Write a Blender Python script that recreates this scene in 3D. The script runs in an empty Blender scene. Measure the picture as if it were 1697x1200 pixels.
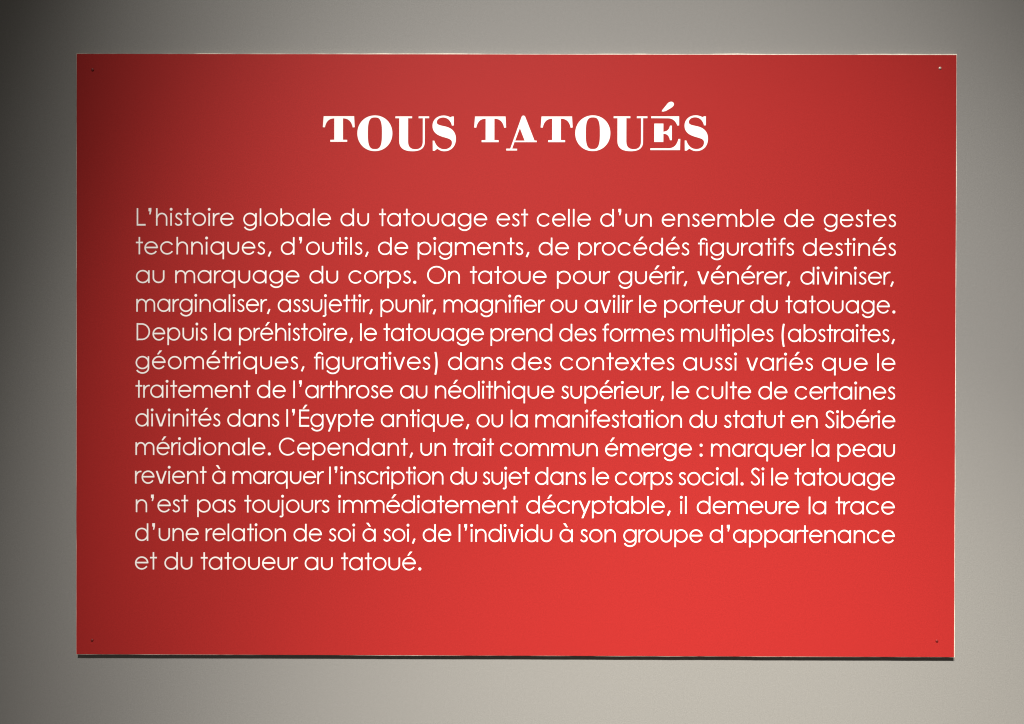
import bpy, bmesh, math, random
from mathutils import Vector, Matrix
from mathutils.geometry import tessellate_polygon

random.seed(7)
scn = bpy.context.scene
col = scn.collection
R = math.radians

# ---------------------------------------------------------------- camera
U = 0.0008                     # one layout unit of the panel, in metres
PW, PH = 1456.5, 996.4         # printed sheet, in layout units
CZ = 1.5                       # height of the panel's centre above the floor
TH = 0.0060                    # board thickness
FACE_Y = -(TH + 0.0003)        # front of the printed sheet (wall plane is y = 0)

cam_data = bpy.data.cameras.new("camera")
cam_data.sensor_fit = 'HORIZONTAL'
cam_data.sensor_width = 36.0
cam_data.lens = 32.0
cam_data.clip_start = 0.01
cam_data.clip_end = 100.0
cam = bpy.data.objects.new("camera", cam_data)
col.objects.link(cam)
tx, ty, tz = -0.00053774, -0.00430228, 1.20682241
rot = (Matrix.Rotation(0.0023737, 3, 'Z') @ Matrix.Rotation(0.0031271, 3, 'Y')
       @ Matrix.Rotation(-0.0037208, 3, 'X'))
base = Matrix(((1, 0, 0), (0, 0, -1), (0, 1, 0)))
cam.matrix_world = (base @ rot).to_4x4()
cam.location = (tx, FACE_Y - tz, CZ + ty)
scn.camera = cam
scn.cycles.filter_width = 1.15    # crisp, as a phone picture

# ---------------------------------------------------------------- world: the dim gallery around the lamps
world = bpy.data.worlds.new("World")
scn.world = world
world.use_nodes = True
bg = world.node_tree.nodes["Background"]
bg.inputs["Color"].default_value = (1.0, 0.93, 0.84, 1)
bg.inputs["Strength"].default_value = 0.105

# ---------------------------------------------------------------- three gallery spotlights on a track above the panel
def spot(name, loc, aim, half, blend, power, colour, radius):
    d = bpy.data.lights.new(name, 'SPOT')
    d.energy = power
    d.color = colour
    d.spot_size = 2 * half
    d.spot_blend = blend
    d.shadow_soft_size = radius
    o = bpy.data.objects.new(name, d)
    col.objects.link(o)
    loc = Vector((loc[0], loc[1], CZ + loc[2]))
    aim = Vector((aim[0], 0, CZ + aim[1]))
    o.location = loc
    o.rotation_euler = (aim - loc).to_track_quat('-Z', 'Y').to_euler()
    return o

spot("spotlight", (-0.384, -2.038, 1.927), (0.338, -1.012), 0.400, 0.99, 521, (1.0, 0.955, 0.905), 0.035)
spot("spotlight", (-0.274, -1.908, 1.880), (0.153, 0.043), 0.363, 0.90, 262, (1.0, 0.960, 0.915), 0.035)
spot("spotlight", (0.210, -1.600, 1.414), (0.373, -1.850), 0.430, 0.985, 446, (1.0, 0.945, 0.815), 0.035)

scn.view_settings.view_transform = 'Standard'
scn.view_settings.look = 'None'
scn.view_settings.exposure = 0.0
scn.view_settings.gamma = 1.0
scn.view_settings.use_curve_mapping = False

# ---------------------------------------------------------------- materials
def principled(name, colour, rough, spec=0.5, metallic=0.0):
    m = bpy.data.materials.new(name)
    m.use_nodes = True
    b = m.node_tree.nodes["Principled BSDF"]
    b.inputs["Base Color"].default_value = (*colour, 1)
    b.inputs["Roughness"].default_value = rough
    b.inputs["Specular IOR Level"].default_value = spec
    b.inputs["Metallic"].default_value = metallic
    return m

def grain(m, colour, layers, bump=None):
    """layers: (scale, amount) of colour variation; bump: (scale, strength, distance)."""
    nt = m.node_tree
    b = nt.nodes["Principled BSDF"]
    tc = nt.nodes.new("ShaderNodeTexCoord")
    val = None
    for scale, amount in layers:
        n = nt.nodes.new("ShaderNodeTexNoise")
        n.inputs["Scale"].default_value = scale
        n.inputs["Detail"].default_value = 3
        nt.links.new(tc.outputs["Object"], n.inputs["Vector"])
        mr = nt.nodes.new("ShaderNodeMapRange")
        mr.inputs["From Min"].default_value = 0.25
        mr.inputs["From Max"].default_value = 0.75
        mr.inputs["To Min"].default_value = 1 - amount
        mr.inputs["To Max"].default_value = 1 + amount
        nt.links.new(n.outputs["Fac"], mr.inputs["Value"])
        if val is None:
            val = mr.outputs["Result"]
        else:
            mu = nt.nodes.new("ShaderNodeMath")
            mu.operation = 'MULTIPLY'
            nt.links.new(val, mu.inputs[0])
            nt.links.new(mr.outputs["Result"], mu.inputs[1])
            val = mu.outputs[0]
    vm = nt.nodes.new("ShaderNodeVectorMath")
    vm.operation = 'SCALE'
    vm.inputs[0].default_value = colour
    nt.links.new(val, vm.inputs["Scale"])
    nt.links.new(vm.outputs["Vector"], b.inputs["Base Color"])
    if bump:
        n = nt.nodes.new("ShaderNodeTexNoise")
        n.inputs["Scale"].default_value = bump[0]
        n.inputs["Detail"].default_value = 2
        nt.links.new(tc.outputs["Object"], n.inputs["Vector"])
        bp = nt.nodes.new("ShaderNodeBump")
        bp.inputs["Strength"].default_value = bump[1]
        bp.inputs["Distance"].default_value = bump[2]
        nt.links.new(n.outputs["Fac"], bp.inputs["Height"])
        nt.links.new(bp.outputs["Normal"], b.inputs["Normal"])
    return m

WALL_C = (0.233, 0.228, 0.216)
RED_C = (0.335, 0.0195, 0.0180)
mat_wall = grain(principled("wall_paint", WALL_C, 0.75, 0.25), WALL_C,
                 [(800, 0.12), (260, 0.03), (3.0, 0.012)], (420, 0.22, 0.0004))
mat_red = grain(principled("red_print", RED_C, 0.60, 0.10), RED_C,
                [(800, 0.14), (300, 0.03)], (700, 0.10, 0.0002))
mat_white = principled("white_print", (0.86, 0.82, 0.785), 0.55, 0.2)
CORE_C = (0.80, 0.73, 0.62)
mat_core = grain(principled("foam_board", CORE_C, 0.8, 0.2), CORE_C, [(500, 0.22), (90, 0.12)])
mat_nail_bright = principled("nail_steel", (0.58, 0.50, 0.42), 0.4, 0.4, 0.3)
mat_nail_red = principled("nail_red_paint", (0.20, 0.014, 0.013), 0.4, 0.5)

# ---------------------------------------------------------------- object helpers
def obj(name, verts, faces, mat, parent=None, loc=(0, 0, 0), smooth=False):
    me = bpy.data.meshes.new(name)
    me.from_pydata(verts, [], faces)
    me.materials.append(mat)
    if smooth:
        me.polygons.foreach_set("use_smooth", [True] * len(me.polygons))
    me.update()
    o = bpy.data.objects.new(name, me)
    o.parent = parent
    o.location = loc
    col.objects.link(o)
    return o

def empty(name, loc, parent=None):
    o = bpy.data.objects.new(name, None)
    o.empty_display_size = 0.05
    o.location = loc
    o.parent = parent
    col.objects.link(o)
    return o

# ---------------------------------------------------------------- the wall
def build_wall():
    x0, x1, z0, z1, t = -2.2, 2.2, 0.0, 3.2, 0.12
    v = [(x0, 0, z0), (x1, 0, z0), (x1, 0, z1), (x0, 0, z1),
         (x0, t, z0), (x1, t, z0), (x1, t, z1), (x0, t, z1)]
    f = [(0, 1, 2, 3), (5, 4, 7, 6), (4, 0, 3, 7), (1, 5, 6, 2), (3, 2, 6, 7), (4, 5, 1, 0)]
    o = obj("wall", v, f, mat_wall)
    o["kind"] = "structure"
    o["label"] = "smooth warm grey painted gallery wall"
    return o

build_wall()

# ---------------------------------------------------------------- the panel: root at the foot of the board
panel = empty("text_panel", (0, 0, CZ - PH / 2 * U))
panel["label"] = "red exhibition text panel titled TOUS TATOUÉS nailed to the grey wall"
panel["category"] = "sign"

def pl(u, v, y=0.0):
    """layout units (origin at the sheet's top left, v down) -> panel space"""
    return ((u - PW / 2) * U, y, (PH - v) * U)

def wobble(n, amp, step):
    """slowly varying ragged offset along a knife cut"""
    out, val, tgt = [], 0.0, 0.0
    for i in range(n):
        if i % step == 0:
            tgt = random.uniform(-amp, amp)
        val += (tgt - val) * 0.35
        out.append(val + random.uniform(-amp, amp) * 0.35)
    return out

def ragged_loop(offs, amp, seg=12.0):
    """closed outline of the sheet rectangle pushed outwards by offs(side, t)"""
    pts = []
    sides = [((0, 0), (PW, 0), (0, -1)), ((PW, 0), (PW, PH), (1, 0)),
             ((PW, PH), (0, PH), (0, 1)), ((0, PH), (0, 0), (-1, 0))]
    for k, (a, b, nrm) in enumerate(sides):
        L = abs(b[0] - a[0]) + abs(b[1] - a[1])
        n = int(L / seg)
        w = wobble(n, amp[k], 4)
        prev = offs((k - 1) % 4, 1.0)
        pn = sides[k - 1][2]
        for i in range(n):
            t = i / n
            off = offs(k, t) + (w[i] if i else 0)
            x = a[0] + (b[0] - a[0]) * t + nrm[0] * off
            y = a[1] + (b[1] - a[1]) * t + nrm[1] * off
            if i == 0:                       # corner: both offsets
                x += pn[0] * prev
                y += pn[1] * prev
            pts.append((x, y))
    return pts

def rim(k, t):                               # width of the pale cut edge beyond the print
    return (0.55 + 1.2 * t, 0.85, 0.55, 0.5)[k]

def slab(name, outline, y_back, y_front, mat, parent, shrink_back=0.0):
    n = len(outline)
    verts = [pl(u, v, y_front) for u, v in outline]
    verts += [pl(u, v, y_back) for u, v in outline]
    tri = tessellate_polygon([[Vector((p[0], p[2], 0)) for p in verts[:n]]])
    faces = []
    for a, b, c in tri:
        pa, pb, pc = verts[a], verts[b], verts[c]
        cr = (pb[0] - pa[0]) * (pc[2] - pa[2]) - (pb[2] - pa[2]) * (pc[0] - pa[0])
        if cr < 0:
            b, c = c, b
        faces.append((a, b, c))              # front (faces -y)
        faces.append((a + n, c + n, b + n))
    for i in range(n):
        j = (i + 1) % n
        faces.append((i, i + n, j + n, j))
    return obj(name, verts, faces, mat, parent)

core = slab("foam_board", ragged_loop(rim, (0.75, 0.5, 0.2, 0.25)), 0.0, -TH, mat_core, panel)
core["label"] = "pale foam board showing as a thin ragged cut edge"
sheet = slab("printed_sheet", ragged_loop(lambda k, t: 0.0, (0.12, 0.12, 0.1, 0.1)), -TH, FACE_Y, mat_red, panel)
sheet["label"] = "matt red printed face of the panel"

# ---------------------------------------------------------------- lettering
LIFT = 0.00012                 # thickness of the lettering film
STEP = 0.000012

class Glyphs:
    """collects flat glyph shapes (in layout units, y up) as thin raised films"""
    def __init__(self):
        self.v, self.f, self.k = [], [], 0

    def _y(self):
        self.k += 1
        return -(LIFT + STEP * (self.k % 6))

    def strip(self, left, right, closed=False):
        y = self._y()
        n = len(left)
        b = len(self.v)
        for p in left: self.v.append((p[0] * U, y, p[1] * U))
        for p in right: self.v.append((p[0] * U, y, p[1] * U))
        for p in left: self.v.append((p[0] * U, 0.00002, p[1] * U))
        for p in right: self.v.append((p[0] * U, 0.00002, p[1] * U))
        for i in range(n if closed else n - 1):
            j = (i + 1) % n
            self.f.append((b + i, b + n + i, b + n + j, b + j))
            self.f.append((b + i, b + j, b + 2 * n + j, b + 2 * n + i))
            self.f.append((b + n + j, b + n + i, b + 3 * n + i, b + 3 * n + j))
        if not closed:
            self.f.append((b, b + 2 * n, b + 3 * n, b + n))
            e = n - 1
            self.f.append((b + e, b + n + e, b + 3 * n + e, b + 2 * n + e))

    def stroke(self, pts, w, closed=False):
        n = len(pts)
        le, ri = [], []
        for i in range(n):
            p = Vector(pts[i])
            if closed:
                a, c = Vector(pts[i - 1]), Vector(pts[(i + 1) % n])
            else:
                a, c = Vector(pts[max(i - 1, 0)]), Vector(pts[min(i + 1, n - 1)])
            d1 = (p - a) if (p - a).length > 1e-6 else (c - p)
            d2 = (c - p) if (c - p).length > 1e-6 else (p - a)
            d1.normalize(); d2.normalize()
            t = (d1 + d2).normalized()
            nr = Vector((-t.y, t.x))
            h = w / 2 / max(0.5, abs(nr.dot(Vector((-d1.y, d1.x)))))
            le.append(p + nr * h); ri.append(p - nr * h)
        self.strip(le, ri, closed)

    def poly(self, outer, holes=()):
        y = self._y()
        loops = [list(outer)] + [list(h) for h in holes]
        b = len(self.v)
        flat = [p for l in loops for p in l]
        for p in flat: self.v.append((p[0] * U, y, p[1] * U))
        for a, c, d in tessellate_polygon([[Vector((p[0], p[1], 0)) for p in l] for l in loops]):
            pa, pc, pd = flat[a], flat[c], flat[d]
            if (pc[0] - pa[0]) * (pd[1] - pa[1]) - (pc[1] - pa[1]) * (pd[0] - pa[0]) < 0:
                c, d = d, c
            self.f.append((b + a, b + c, b + d))
        m = len(flat)
        for p in flat: self.v.append((p[0] * U, 0.00002, p[1] * U))
        s = b
        for l in loops:
            n = len(l)
            for i in range(n):
                j = (i + 1) % n
                self.f.append((s + i, s + j, s + m + j, s + m + i))
            s += n

    def build(self, name, parent, loc):
        return obj(name, self.v, self.f, mat_white, parent, loc)

def arc(cx, cy, rx, ry, a0, a1, n=None):
    n = n or max(6, int(abs(a1 - a0) / 9))
    return [(cx + rx * math.cos(R(a0 + (a1 - a0) * i / n)), cy + ry * math.sin(R(a0 + (a1 - a0) * i / n)))
            for i in range(n + 1)]

def spline(p, n=6):
    q = [p[0]] + list(p) + [p[-1]]
    out = []
    for i in range(1, len(q) - 2):
        for s in range(n):
            t = s / n
            out.append(tuple(0.5 * (2 * q[i][k] + (q[i + 1][k] - q[i - 1][k]) * t
                       + (2 * q[i - 1][k] - 5 * q[i][k] + 4 * q[i + 1][k] - q[i + 2][k]) * t * t
                       + (3 * q[i][k] - q[i - 1][k] - 3 * q[i + 1][k] + q[i + 2][k]) * t ** 3) for k in (0, 1)))
    out.append(tuple(p[-1]))
    return out

# geometric sans serif, drawn stroke by stroke; every shape takes its left ink edge as x = 0
W_ = 2.42                      # stem weight
H_ = 2.5                       # bar weight
XH, ASC, DSC = 21.0, 28.9, -7.8
hw = W_ / 2

def g_stem(x, y0, y1): return ('s', [(x, y0), (x, y1)], W_)
def g_ring(): return ('c', arc(11.15, 10.65, 11.15 - hw, 11.15 - hw - 0.1, 0, 360, 44)[:-1], W_ - 0.1)
def g_dot(x, y, r=2.3): return ('p', arc(x, y, r, r, 0, 360, 20)[:-1])
def g_bar(x0, x1, y, w=H_): return ('s', [(x0, y), (x1, y)], w)
def g_slant(x0, y0, x1, y1, w):
    return ('p', [(x0 - w / 2, y0), (x1 - w / 2, y1), (x1 + w / 2, y1), (x0 + w / 2, y0)])
def acute(x, y): return ('p', [(x, y), (x + 2.4, y - 0.3), (x + 8.3, y + 6.4), (x + 4.3, y + 6.4)])
def grave(x, y): return ('p', [(x, y + 6.4), (x + 5.2, y + 0.1), (x + 8.0, y + 0.1), (x + 4.1, y + 6.4)])

RX = 22.3 - hw                 # right stem of bowls
e_shape = [('s', arc(11.15, 10.65, 11.15 - hw, 11.05 - hw, -2, 327, 40), W_ - 0.1), g_bar(2.2, 20.9, 11.35, 2.5)]
a_shape = [g_ring(), g_stem(RX, 0, XH)]
E_shape = [g_stem(hw, 0, 28.5), g_bar(1, 17.2, 27.0, 2.7), g_bar(1, 17.0, 14.9, 2.6), g_bar(1, 17.2, 1.4, 2.7)]
n_arch = ('s', [(17.6, 0)] + arc(9.75, 12.1, 7.85, 8.1, 0, 172, 20), W_ - 0.1)
GL = {
 'a': a_shape, 'à': a_shape + [grave(6.1, 24.5)],
 'b': [g_ring(), g_stem(hw, 0, ASC)],
 'c': [('s', arc(11.4, 10.65, 11.4 - hw, 11.05 - hw, 33, 327, 36), W_ - 0.1)],
 'd': [g_ring(), g_stem(RX, 0, ASC)],
 'e': e_shape, 'é': e_shape + [acute(8.3, 24.4)],
 'f': [('s', [(4.7, 0), (4.7, 24.0)] + arc(8.7, 24.2, 4.0, 4.1, 178, 68, 10) + [(11.1, 27.9)], W_), g_bar(0, 10.8, 19.7, 2.45)],
 'ﬁ': [('s', [(4.3, 0), (4.3, 22.6)] + arc(9.2, 23.0, 4.9, 4.75, 178, 18, 16), W_), g_bar(0, 10.9, 19.7, 2.45), g_stem(14.1, 0, XH)],
 'g': [g_ring(), ('s', [(RX, XH), (RX, 2.2)] + arc(11.2, 1.6, RX - 11.2, 8.2, -2, -156, 22), W_ - 0.05)],
 'h': [g_stem(hw, 0, ASC), n_arch],
 'i': [g_stem(hw, 0, XH), g_dot(hw, 27.2)],
 'j': [('s', [(hw, XH), (hw, -3.7)] + arc(-1.35, -3.8, 2.95, 2.85, -2, -112, 10) + [(-3.2, -6.0)], W_), g_dot(hw, 27.2)],
 'l': [g_stem(hw, 0, ASC)],
 'm': [g_stem(hw, 0, XH), ('s', [(16.4, 0)] + arc(9.15, 12.5, 7.25, 7.7, 0, 172, 20), W_ - 0.1),
       ('s', [(31.2, 0)] + arc(23.95, 12.5, 7.25, 7.7, 0, 172, 20), W_ - 0.1)],
 'n': [g_stem(hw, 0, XH), n_arch],
 'o': [g_ring()],
 'p': [g_ring(), g_stem(hw, DSC, XH)],
 'q': [g_ring(), g_stem(RX, DSC, XH)],
 'r': [g_stem(hw, 0, XH), ('s', arc(10.1, 11.9, 8.3, 8.25, 174, 96, 12) + [(11.0, 20.0)], W_ - 0.1)],
 's': [('s', spline([(11.5, 17.6), (9.2, 19.6), (6.7, 20.3), (3.7, 19.1), (2.4, 16.3), (3.7, 13.4), (6.8, 11.3),
                     (10.0, 9.0), (11.3, 5.9), (10.1, 2.6), (6.4, 1.05), (3.3, 1.8), (0.9, 4.0)], 4), W_ - 0.1)],
 't': [g_stem(5.65, 0, 28.7), g_bar(0, 11.4, 19.6, 2.45)],
 'u': [('s', [(hw, XH)] + arc(9.6, 9.0, 9.6 - hw, 7.95, 180, 360, 24) + [(19.2 - hw, XH)], W_)],
 'v': [g_slant(1.75, XH, 9.1, 0, 3.0), g_slant(17.6, XH, 10.2, 0, 3.0)],
 'x': [g_slant(2.4, XH, 16.8, 0, 3.5), g_slant(16.2, XH, 2.0, 0, 3.5)],
 'y': [g_slant(1.75, XH, 10.1, 1.0, 3.0), g_slant(17.9, XH, 6.1, DSC, 3.05)],
 'L': [g_stem(hw, 0, ASC), g_bar(1, 14.7, 1.4, 2.7)],
 'O': [('c', arc(15.2, 14.4, 15.2 - hw, 14.9 - hw, 0, 360, 52)[:-1], W_ - 0.05)],
 'C': [('s', arc(15.0, 14.4, 15.0 - hw, 14.9 - hw, 39, 321, 44), W_ - 0.05)],
 'D': [g_stem(hw, 0, 28.6), ('s', [(1, 27.1)] + arc(8.9, 14.3, 14.5 - hw, 12.8, 90, -90, 30) + [(1, 1.5)], W_ - 0.1)],
 'É': E_shape + [acute(5.9, 30.0)],
 'S': [('s', spline([(14.9, 24.2), (12.3, 26.6), (8.6, 27.8), (4.6, 26.1), (3.0, 22.6), (4.7, 19.0), (8.6, 15.7),
                     (12.8, 12.1), (15.0, 8.0), (13.5, 3.2), (8.6, 1.05), (4.5, 2.5), (1.6, 6.0)], 5), W_)],
 '’': [('p', [(0.1, 29.1), (4.7, 29.3), (4.7, 24.0), (3.2, 18.5), (1.3, 18.7), (2.1, 23.3), (0.1, 24.0)])],
 ',': [('s', [(4.8, 4.9), (1.4, -3.2)], 2.7)],
 '.': [g_dot(2.5, 2.2, 2.5)],
 ':': [g_dot(2.5, 2.2, 2.5), g_dot(2.5, 18.6, 2.5)],
 '(': [('s', arc(27.5, 10.7, 25.5, 46, 155.6, 204.2, 14), 2.9)],
 ')': [('s', arc(-19.5, 10.7, 25.3, 46, 23.8, -24.2, 14), 2.9)],
}
EM = 0.0395
ADV = dict(a=683, b=682, c=647, d=685, e=650, f=314, g=673, h=610, i=200, j=203, l=200, m=938, n=610, o=655, p=682,
           q=682, r=301, s=388, t=339, u=608, v=554, x=480, y=536)
ADV.update({'é': 650, 'à': 683, 'É': 536, 'ﬁ': 487, '’': 351, ',': 277, '.': 277, ':': 277, '(': 369, ')': 369,
            'L': 462, 'O': 869, 'D': 744, 'C': 813, 'S': 498})
LSB = dict(a=1.5, b=2.35, c=1.55, d=1.5, e=1.55, f=1.3, g=1.5, h=2.6, i=2.1, j=2.1, l=2.1, m=2.1, n=2.5, o=1.7, p=2.35, q=1.5, r=1.3, s=1.2, t=1.3, u=2.1, v=1.0, x=-0.2, y=0.8)
LSB.update({'é': 1.55, 'à': 1.5, 'É': 2.9, 'ﬁ': 1.4, '’': 4.1, ',': 2.6, '.': 2.8, ':': 2.8, '(': 4., ')': 3.1,
            'L': 3., 'O': 1.95, 'D': 2.9, 'C': 2., 'S': 1.})
KERN = {('r', ','): -2.2}

# each printed line: words, where each word starts along the line, letter width and spacing of the justified setting
LINES = [
 ("L’histoire globale du tatouage est celle d’un ensemble de gestes",
  [100.0, 276.9, 438.2, 502.1, 696.9, 763.5, 868.6, 970.3, 1172.8, 1238.3], 0.996,
  [0.25, 0.25, 0.43, 0.02, 0.03, 0.1, 0.16, 0.34, 0.31, 0.14]),
 ("techniques, d’outils, de pigments, de procédés ﬁguratifs destinés",
  [98.7, 339.3, 500.4, 566.2, 766.7, 832.4, 1030.6, 1203.8], 1.01,
  [0.27, 0.21, 0.13, 0.0, 0.09, 0.22, 0.26, 0.11]),
 ("au marquage du corps. On tatoue pour guérir, vénérer, diviniser,",
  [98.7, 164.0, 386.8, 451.6, 582.0, 653.0, 797.1, 898.7, 1029.2, 1200.0], 1.02,
  [-0.34, -0.02, -0.34, -0.35, -0.6, -0.38, -0.33, -0.19, -0.22, -0.37]),
 ("marginaliser, assujettir, punir, magniﬁer ou avilir le porteur du tatouage.",
  [99.5, 334.4, 504.9, 609.5, 786.6, 843.1, 933.5, 974.9, 1117.1, 1175.6], 0.96,
  [-0.22, -0.28, -0.58, -0.47, -0.12, -0.04, -0.02, -0.01, 0.12, -0.06]),
 ("Depuis la préhistoire, le tatouage prend des formes multiples (abstraites,",
  [100.1, 228.8, 270.2, 471.2, 509.9, 687.4, 801.4, 872.8, 1002.9, 1168.8], 0.942,
  [-0.08, -0.01, -0.21, -0.45, -0.45, -0.49, -0.26, 0.04, -0.06, -0.34]),
 ("géométriques, ﬁguratives) dans des contextes aussi variés que le",
  [98.3, 394.6, 617.0, 722.2, 802.8, 1006.5, 1110.8, 1236.1, 1327.5], 1.011,
  [0.36, 0.08, -0.09, 0.05, 0.24, 0.53, 0.39, 0.61, -0.09]),
 ("traitement de l’arthrose au néolithique supérieur, le culte de certaines",
  [98.3, 300.0, 360.4, 537.7, 595.5, 804.7, 988.0, 1028.7, 1131.2, 1191.2], 0.971,
  [-0.14, -0.3, -0.31, -0.69, -0.56, -0.36, -0.26, -0.09, -0.23, -0.3]),
 ("divinités dans l’Égypte antique, ou la manifestation du statut en Sibérie",
  [98.3, 250.8, 349.0, 505.8, 664.6, 721.1, 762.2, 1017.2, 1074.4, 1185.6, 1241.2], 0.959,
  [-0.15, -0.22, -0.22, -0.47, -0.29, -0.6, -0.28, -0.17, -0.03, -0.24, -0.24]),
 ("méridionale. Cependant, un trait commun émerge : marquer la peau",
  [98.3, 336.6, 571.6, 625.6, 703.5, 877.6, 1034.1, 1053.1, 1220.0, 1262.3], 0.965,
  [-0.07, -0.24, -0.07, -0.38, -0.34, -0.08, 0.2, -0.04, -0.1, -0.11]),
 ("revient à marquer l’inscription du sujet dans le corps social. Si le tatouage",
  [97.6, 225.9, 259.7, 420.2, 621.1, 674.9, 761.9, 856.9, 894.2, 999.5, 1118.4, 1153.2, 1191.6], 0.955,
  [-0.68, -0.79, -0.68, -0.76, -1.09, -0.83, -0.77, -1.09, -0.7, -0.59, -0.43, -0.55, -0.87]),
 ("n’est pas toujours immédiatement décryptable, il demeure la trace",
  [98.9, 201.0, 279.3, 436.0, 747.3, 1002.7, 1029.8, 1215.1, 1259.6], 0.997,
  [-0.48, -0.75, -0.57, -0.66, -0.59, -0.32, -0.62, -0.96, -0.56]),
 ("d’une relation de soi à soi, de l’individu à son groupe d’appartenance",
  [98.1, 215.1, 361.1, 419.6, 475.7, 510.1, 575.6, 635.3, 802.6, 836.8, 908.3, 1051.4], 0.963,
  [-0.48, -0.2, -0.57, -0.18, -0.4, -0.4, -0.38, -0.45, -0.54, -0.24, -0.3, -0.36]),
 ("et du tatoueur au tatoué.",
  [97.6, 146.5, 207.0, 379.7, 440.2], 0.999,
  [-0.37, -0.48, -0.39, -0.47, -0.44]),
]

def build_word(word, sx, track, parent, loc):
    g = Glyphs()
    x = -LSB[word[0]] * sx
    for i, ch in enumerate(word):
        ox = x + LSB[ch] * sx
        for sh in GL[ch]:
            pts = [(ox + p[0] * sx, p[1]) for p in sh[1]]
            if sh[0] == 's': g.stroke(pts, sh[2])
            elif sh[0] == 'c': g.stroke(pts, sh[2], True)
            else: g.poly(pts[::-1] if False else pts)
        x += ADV[ch] * EM * sx + track
        if i + 1 < len(word):
            x += KERN.get((ch, word[i + 1]), 0) * sx
    return g.build("word", parent, loc)

for k, (txt, starts, sx, track) in enumerate(LINES):
    v = 284.5 + 47.55 * k
    line = empty("text_line", pl(0, v, FACE_Y), panel)
    line["label"] = 'line of white text reading "%s"' % txt.replace('ﬁ', 'fi')
    for w, u, tr in zip(txt.split(), starts, track):
        build_word(w, sx, tr, line, (u * U, 0, 0))

# ---------------------------------------------------------------- title: high-contrast display capitals with raised T, A and E
Z = 4.991                      # drawing units per layout unit
def cub(p0, c1, c2, p1, n=9):
    return [tuple((1 - t) ** 3 * p0[k] + 3 * (1 - t) ** 2 * t * c1[k] + 3 * (1 - t) * t * t * c2[k] + t ** 3 * p1[k]
                  for k in (0, 1)) for t in [i / n for i in range(1, n + 1)]]

def path(*items):
    """points are (x, y); a 6-tuple is a cubic from the previous point"""
    out = []
    for it in items:
        if len(it) == 2: out.append(it)
        else: out += cub(out[-1], it[0:2], it[2:4], it[4:6])
    return out

def sup(cx, cy, rx, ry, e, n=56):
    o = []
    for i in range(n):
        a = 2 * math.pi * i / n
        c, s = math.cos(a), math.sin(a)
        o.append((cx + rx * math.copysign(abs(c) ** (2 / e), c), cy + ry * math.copysign(abs(s) ** (2 / e), s)))
    return o

T_ = ([path((80, 163), (332, 163), (337, 254), (321, 256), (311, 205, 284, 181, 240, 181), (240, 358), (275, 359),
            (275, 375), (135, 375), (135, 359), (168, 358), (168, 181), (125, 181, 100, 205, 90, 255), (73, 254))], [])
O_ = ([sup(504, 304.5, 145, 147.5, 2.06)], [sup(504.5, 304.5, 58.5, 131, 3.0)])
U_ = ([path((674, 165), (812, 165), (812, 180), (779, 180), (779, 372), (779, 420, 803, 437, 841, 437),
            (880, 437, 901, 415, 901, 372), (901, 180), (866, 180), (866, 165), (953, 165), (953, 180), (917, 180),
            (917, 378), (917, 430, 878, 453, 818, 453), (748, 453, 706, 430, 706, 370), (706, 180), (674, 180))], [])
S_ = ([path((1157, 166), (1157, 240), (1142, 241), (1131, 196, 1102, 174, 1068, 174), (1038, 174, 1016, 191, 1016, 214),
            (1016, 240, 1058, 240, 1100, 252), (1150, 267, 1175, 302, 1175, 352), (1175, 412, 1135, 453, 1080, 453),
            (1052, 453, 1037, 442, 1022, 433), (1010, 440), (1000, 449), (984, 449), (983, 366), (996, 366),
            (1010, 412, 1042, 437, 1078, 437), (1116, 437, 1143, 414, 1143, 382), (1143, 351, 1108, 347, 1060, 332),
            (1008, 316, 981, 287, 981, 243), (981, 193, 1020, 158, 1072, 158), (1098, 158, 1116, 166, 1129, 173),
            (1142, 166))], [])
A_ = ([path((-55, 432), (-22, 432), (71, 169), (76, 155, 95, 155, 101, 169), (178, 365), (196, 366), (196, 378), (12, 378),
            (-7, 432), (34, 433), (34, 447), (-55, 447))], [[(57, 262), (97, 366), (18, 366)]])
E_top = path((1142, 165), (1373, 165), (1373, 240), (1358, 241), (1346, 205, 1322, 181, 1280, 181), (1142, 180))
E_mid = path((1168, 225), (1243, 225), (1243, 292), (1275, 290, 1291, 275, 1298, 242), (1313, 242), (1313, 362), (1298, 362),
             (1291, 325, 1275, 309, 1243, 309), (1243, 377), (1168, 377))
E_bot = path((1136, 429), (1290, 429), (1335, 427, 1356, 398, 1368, 352), (1383, 352), (1381, 444), (1136, 444))
E_acc = path((1229, 124), (1233, 114), (1278, 58), (1296, 38, 1324, 40, 1330, 61), (1333, 80, 1312, 94, 1262, 121), (1242, 126))

TITLE = [  # letter, polygons with holes, shift in drawing units, left origin of the drawing sheet
    ('T', T_, (0, 0), 520), ('O', O_, (0, 0), 520), ('U', U_, (0, 0), 520), ('S', S_, (0, 0), 520),
    ('T', T_, (1253, 3), 520), ('A', A_, (0, 0), 850), ('T', T_, (156, 3), 850), ('O', O_, (156, 0), 850),
    ('U', U_, (158, 0), 850), ('É', None, (0, 0), 850), ('S', S_, (437, -1), 850)]

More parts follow.
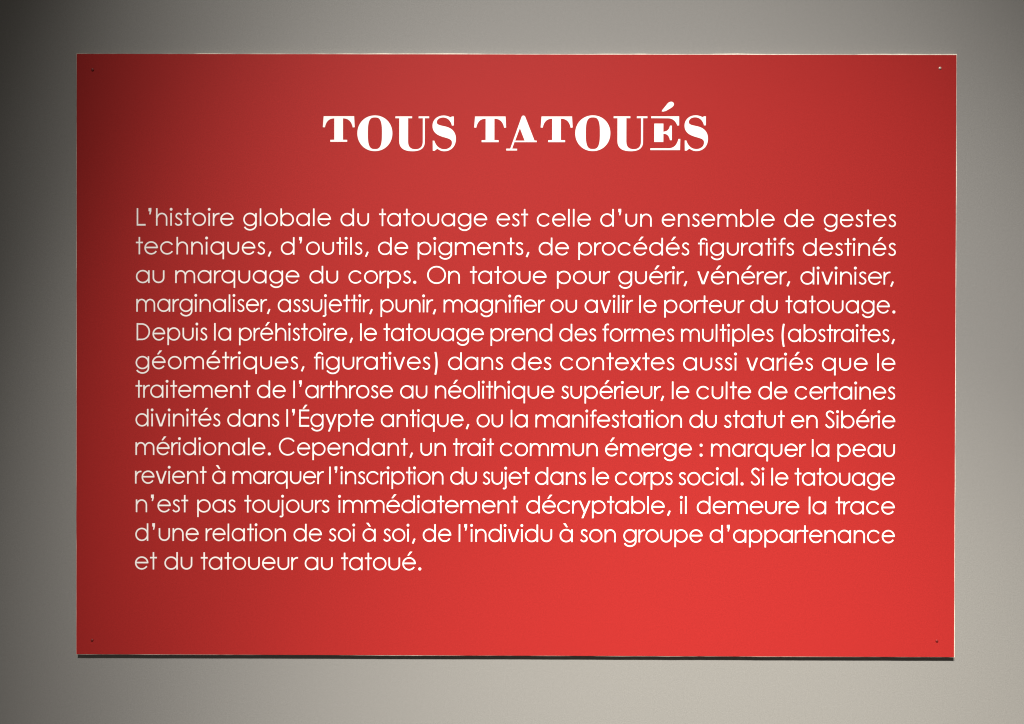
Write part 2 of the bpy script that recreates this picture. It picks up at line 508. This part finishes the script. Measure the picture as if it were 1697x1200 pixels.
def title_map(x, y, dx, dy, ox):
    px, py = ox + (x + dx) / Z, 160 + (y + dy) / Z
    return (px - 855) * 0.99901 + 728.61, (py - 220) * 0.99838 + 129.45 - (px - 855) * 0.0018

title = empty("title", pl(PW / 2, 160, FACE_Y), panel)
title["label"] = "white capitals reading TOUS TATOUÉS"
for ch, shape, (dx, dy), ox in TITLE:
    groups = [(E_top, []), (E_mid, []), (E_bot, []), (E_acc, [])] if shape is None else [(shape[0][0], shape[1])]
    pts = [title_map(x, y, dx, dy, ox) for o, h in groups for x, y in o]
    u0 = min(p[0] for p in pts)
    v0 = max(p[1] for p in pts)
    g = Glyphs()
    for outer, holes in groups:
        conv = lambda L: [(u - u0, v0 - v) for u, v in (title_map(x, y, dx, dy, ox) for x, y in L)]
        g.poly(conv(outer), [conv(h) for h in holes])
    o = g.build("letter", title, ((u0 - PW / 2) * U, 0, (160 - v0) * U))

# ---------------------------------------------------------------- nails at the corners
def build_nail(u, v, mat, label, tilt, out):
    prof = [(0.0, 0.0), (0.9, -0.05), (1.55, -0.35), (1.75, -0.8), (1.6, -1.1), (0.75, -1.15), (0.7, -1.6 - out)]
    n = 14
    verts, faces = [], []
    for r, d in prof:
        for i in range(n):
            a = 2 * math.pi * i / n
            verts.append((1.3 * r * U * math.cos(a), -d * U - (1.15 + out) * U, 1.3 * r * U * math.sin(a)))
    for k in range(len(prof) - 1):
        for i in range(n):
            j = (i + 1) % n
            faces.append((k * n + i, (k + 1) * n + i, (k + 1) * n + j, k * n + j))
    o = obj("nail", verts, faces, mat, panel, pl(u, v, FACE_Y), smooth=True)
    o.rotation_euler = tilt
    o["label"] = label
    return o

build_nail(26.7, 26.3, mat_nail_red, "red painted nail head in the corner before the title", (0.15, 0, 0.1), 0.8)
build_nail(1428.9, 21.9, mat_nail_bright, "shiny bare nail head in the corner after the title", (0.25, 0, -0.2), 0.6)
build_nail(26.4, 972.5, mat_nail_red, "red painted nail head in the bottom corner below the last line", (0.1, 0, 0.2), 0.5)
build_nail(1427.6, 969.0, mat_nail_red, "red painted nail head in the empty bottom corner", (0.2, 0, -0.1), 0.8)
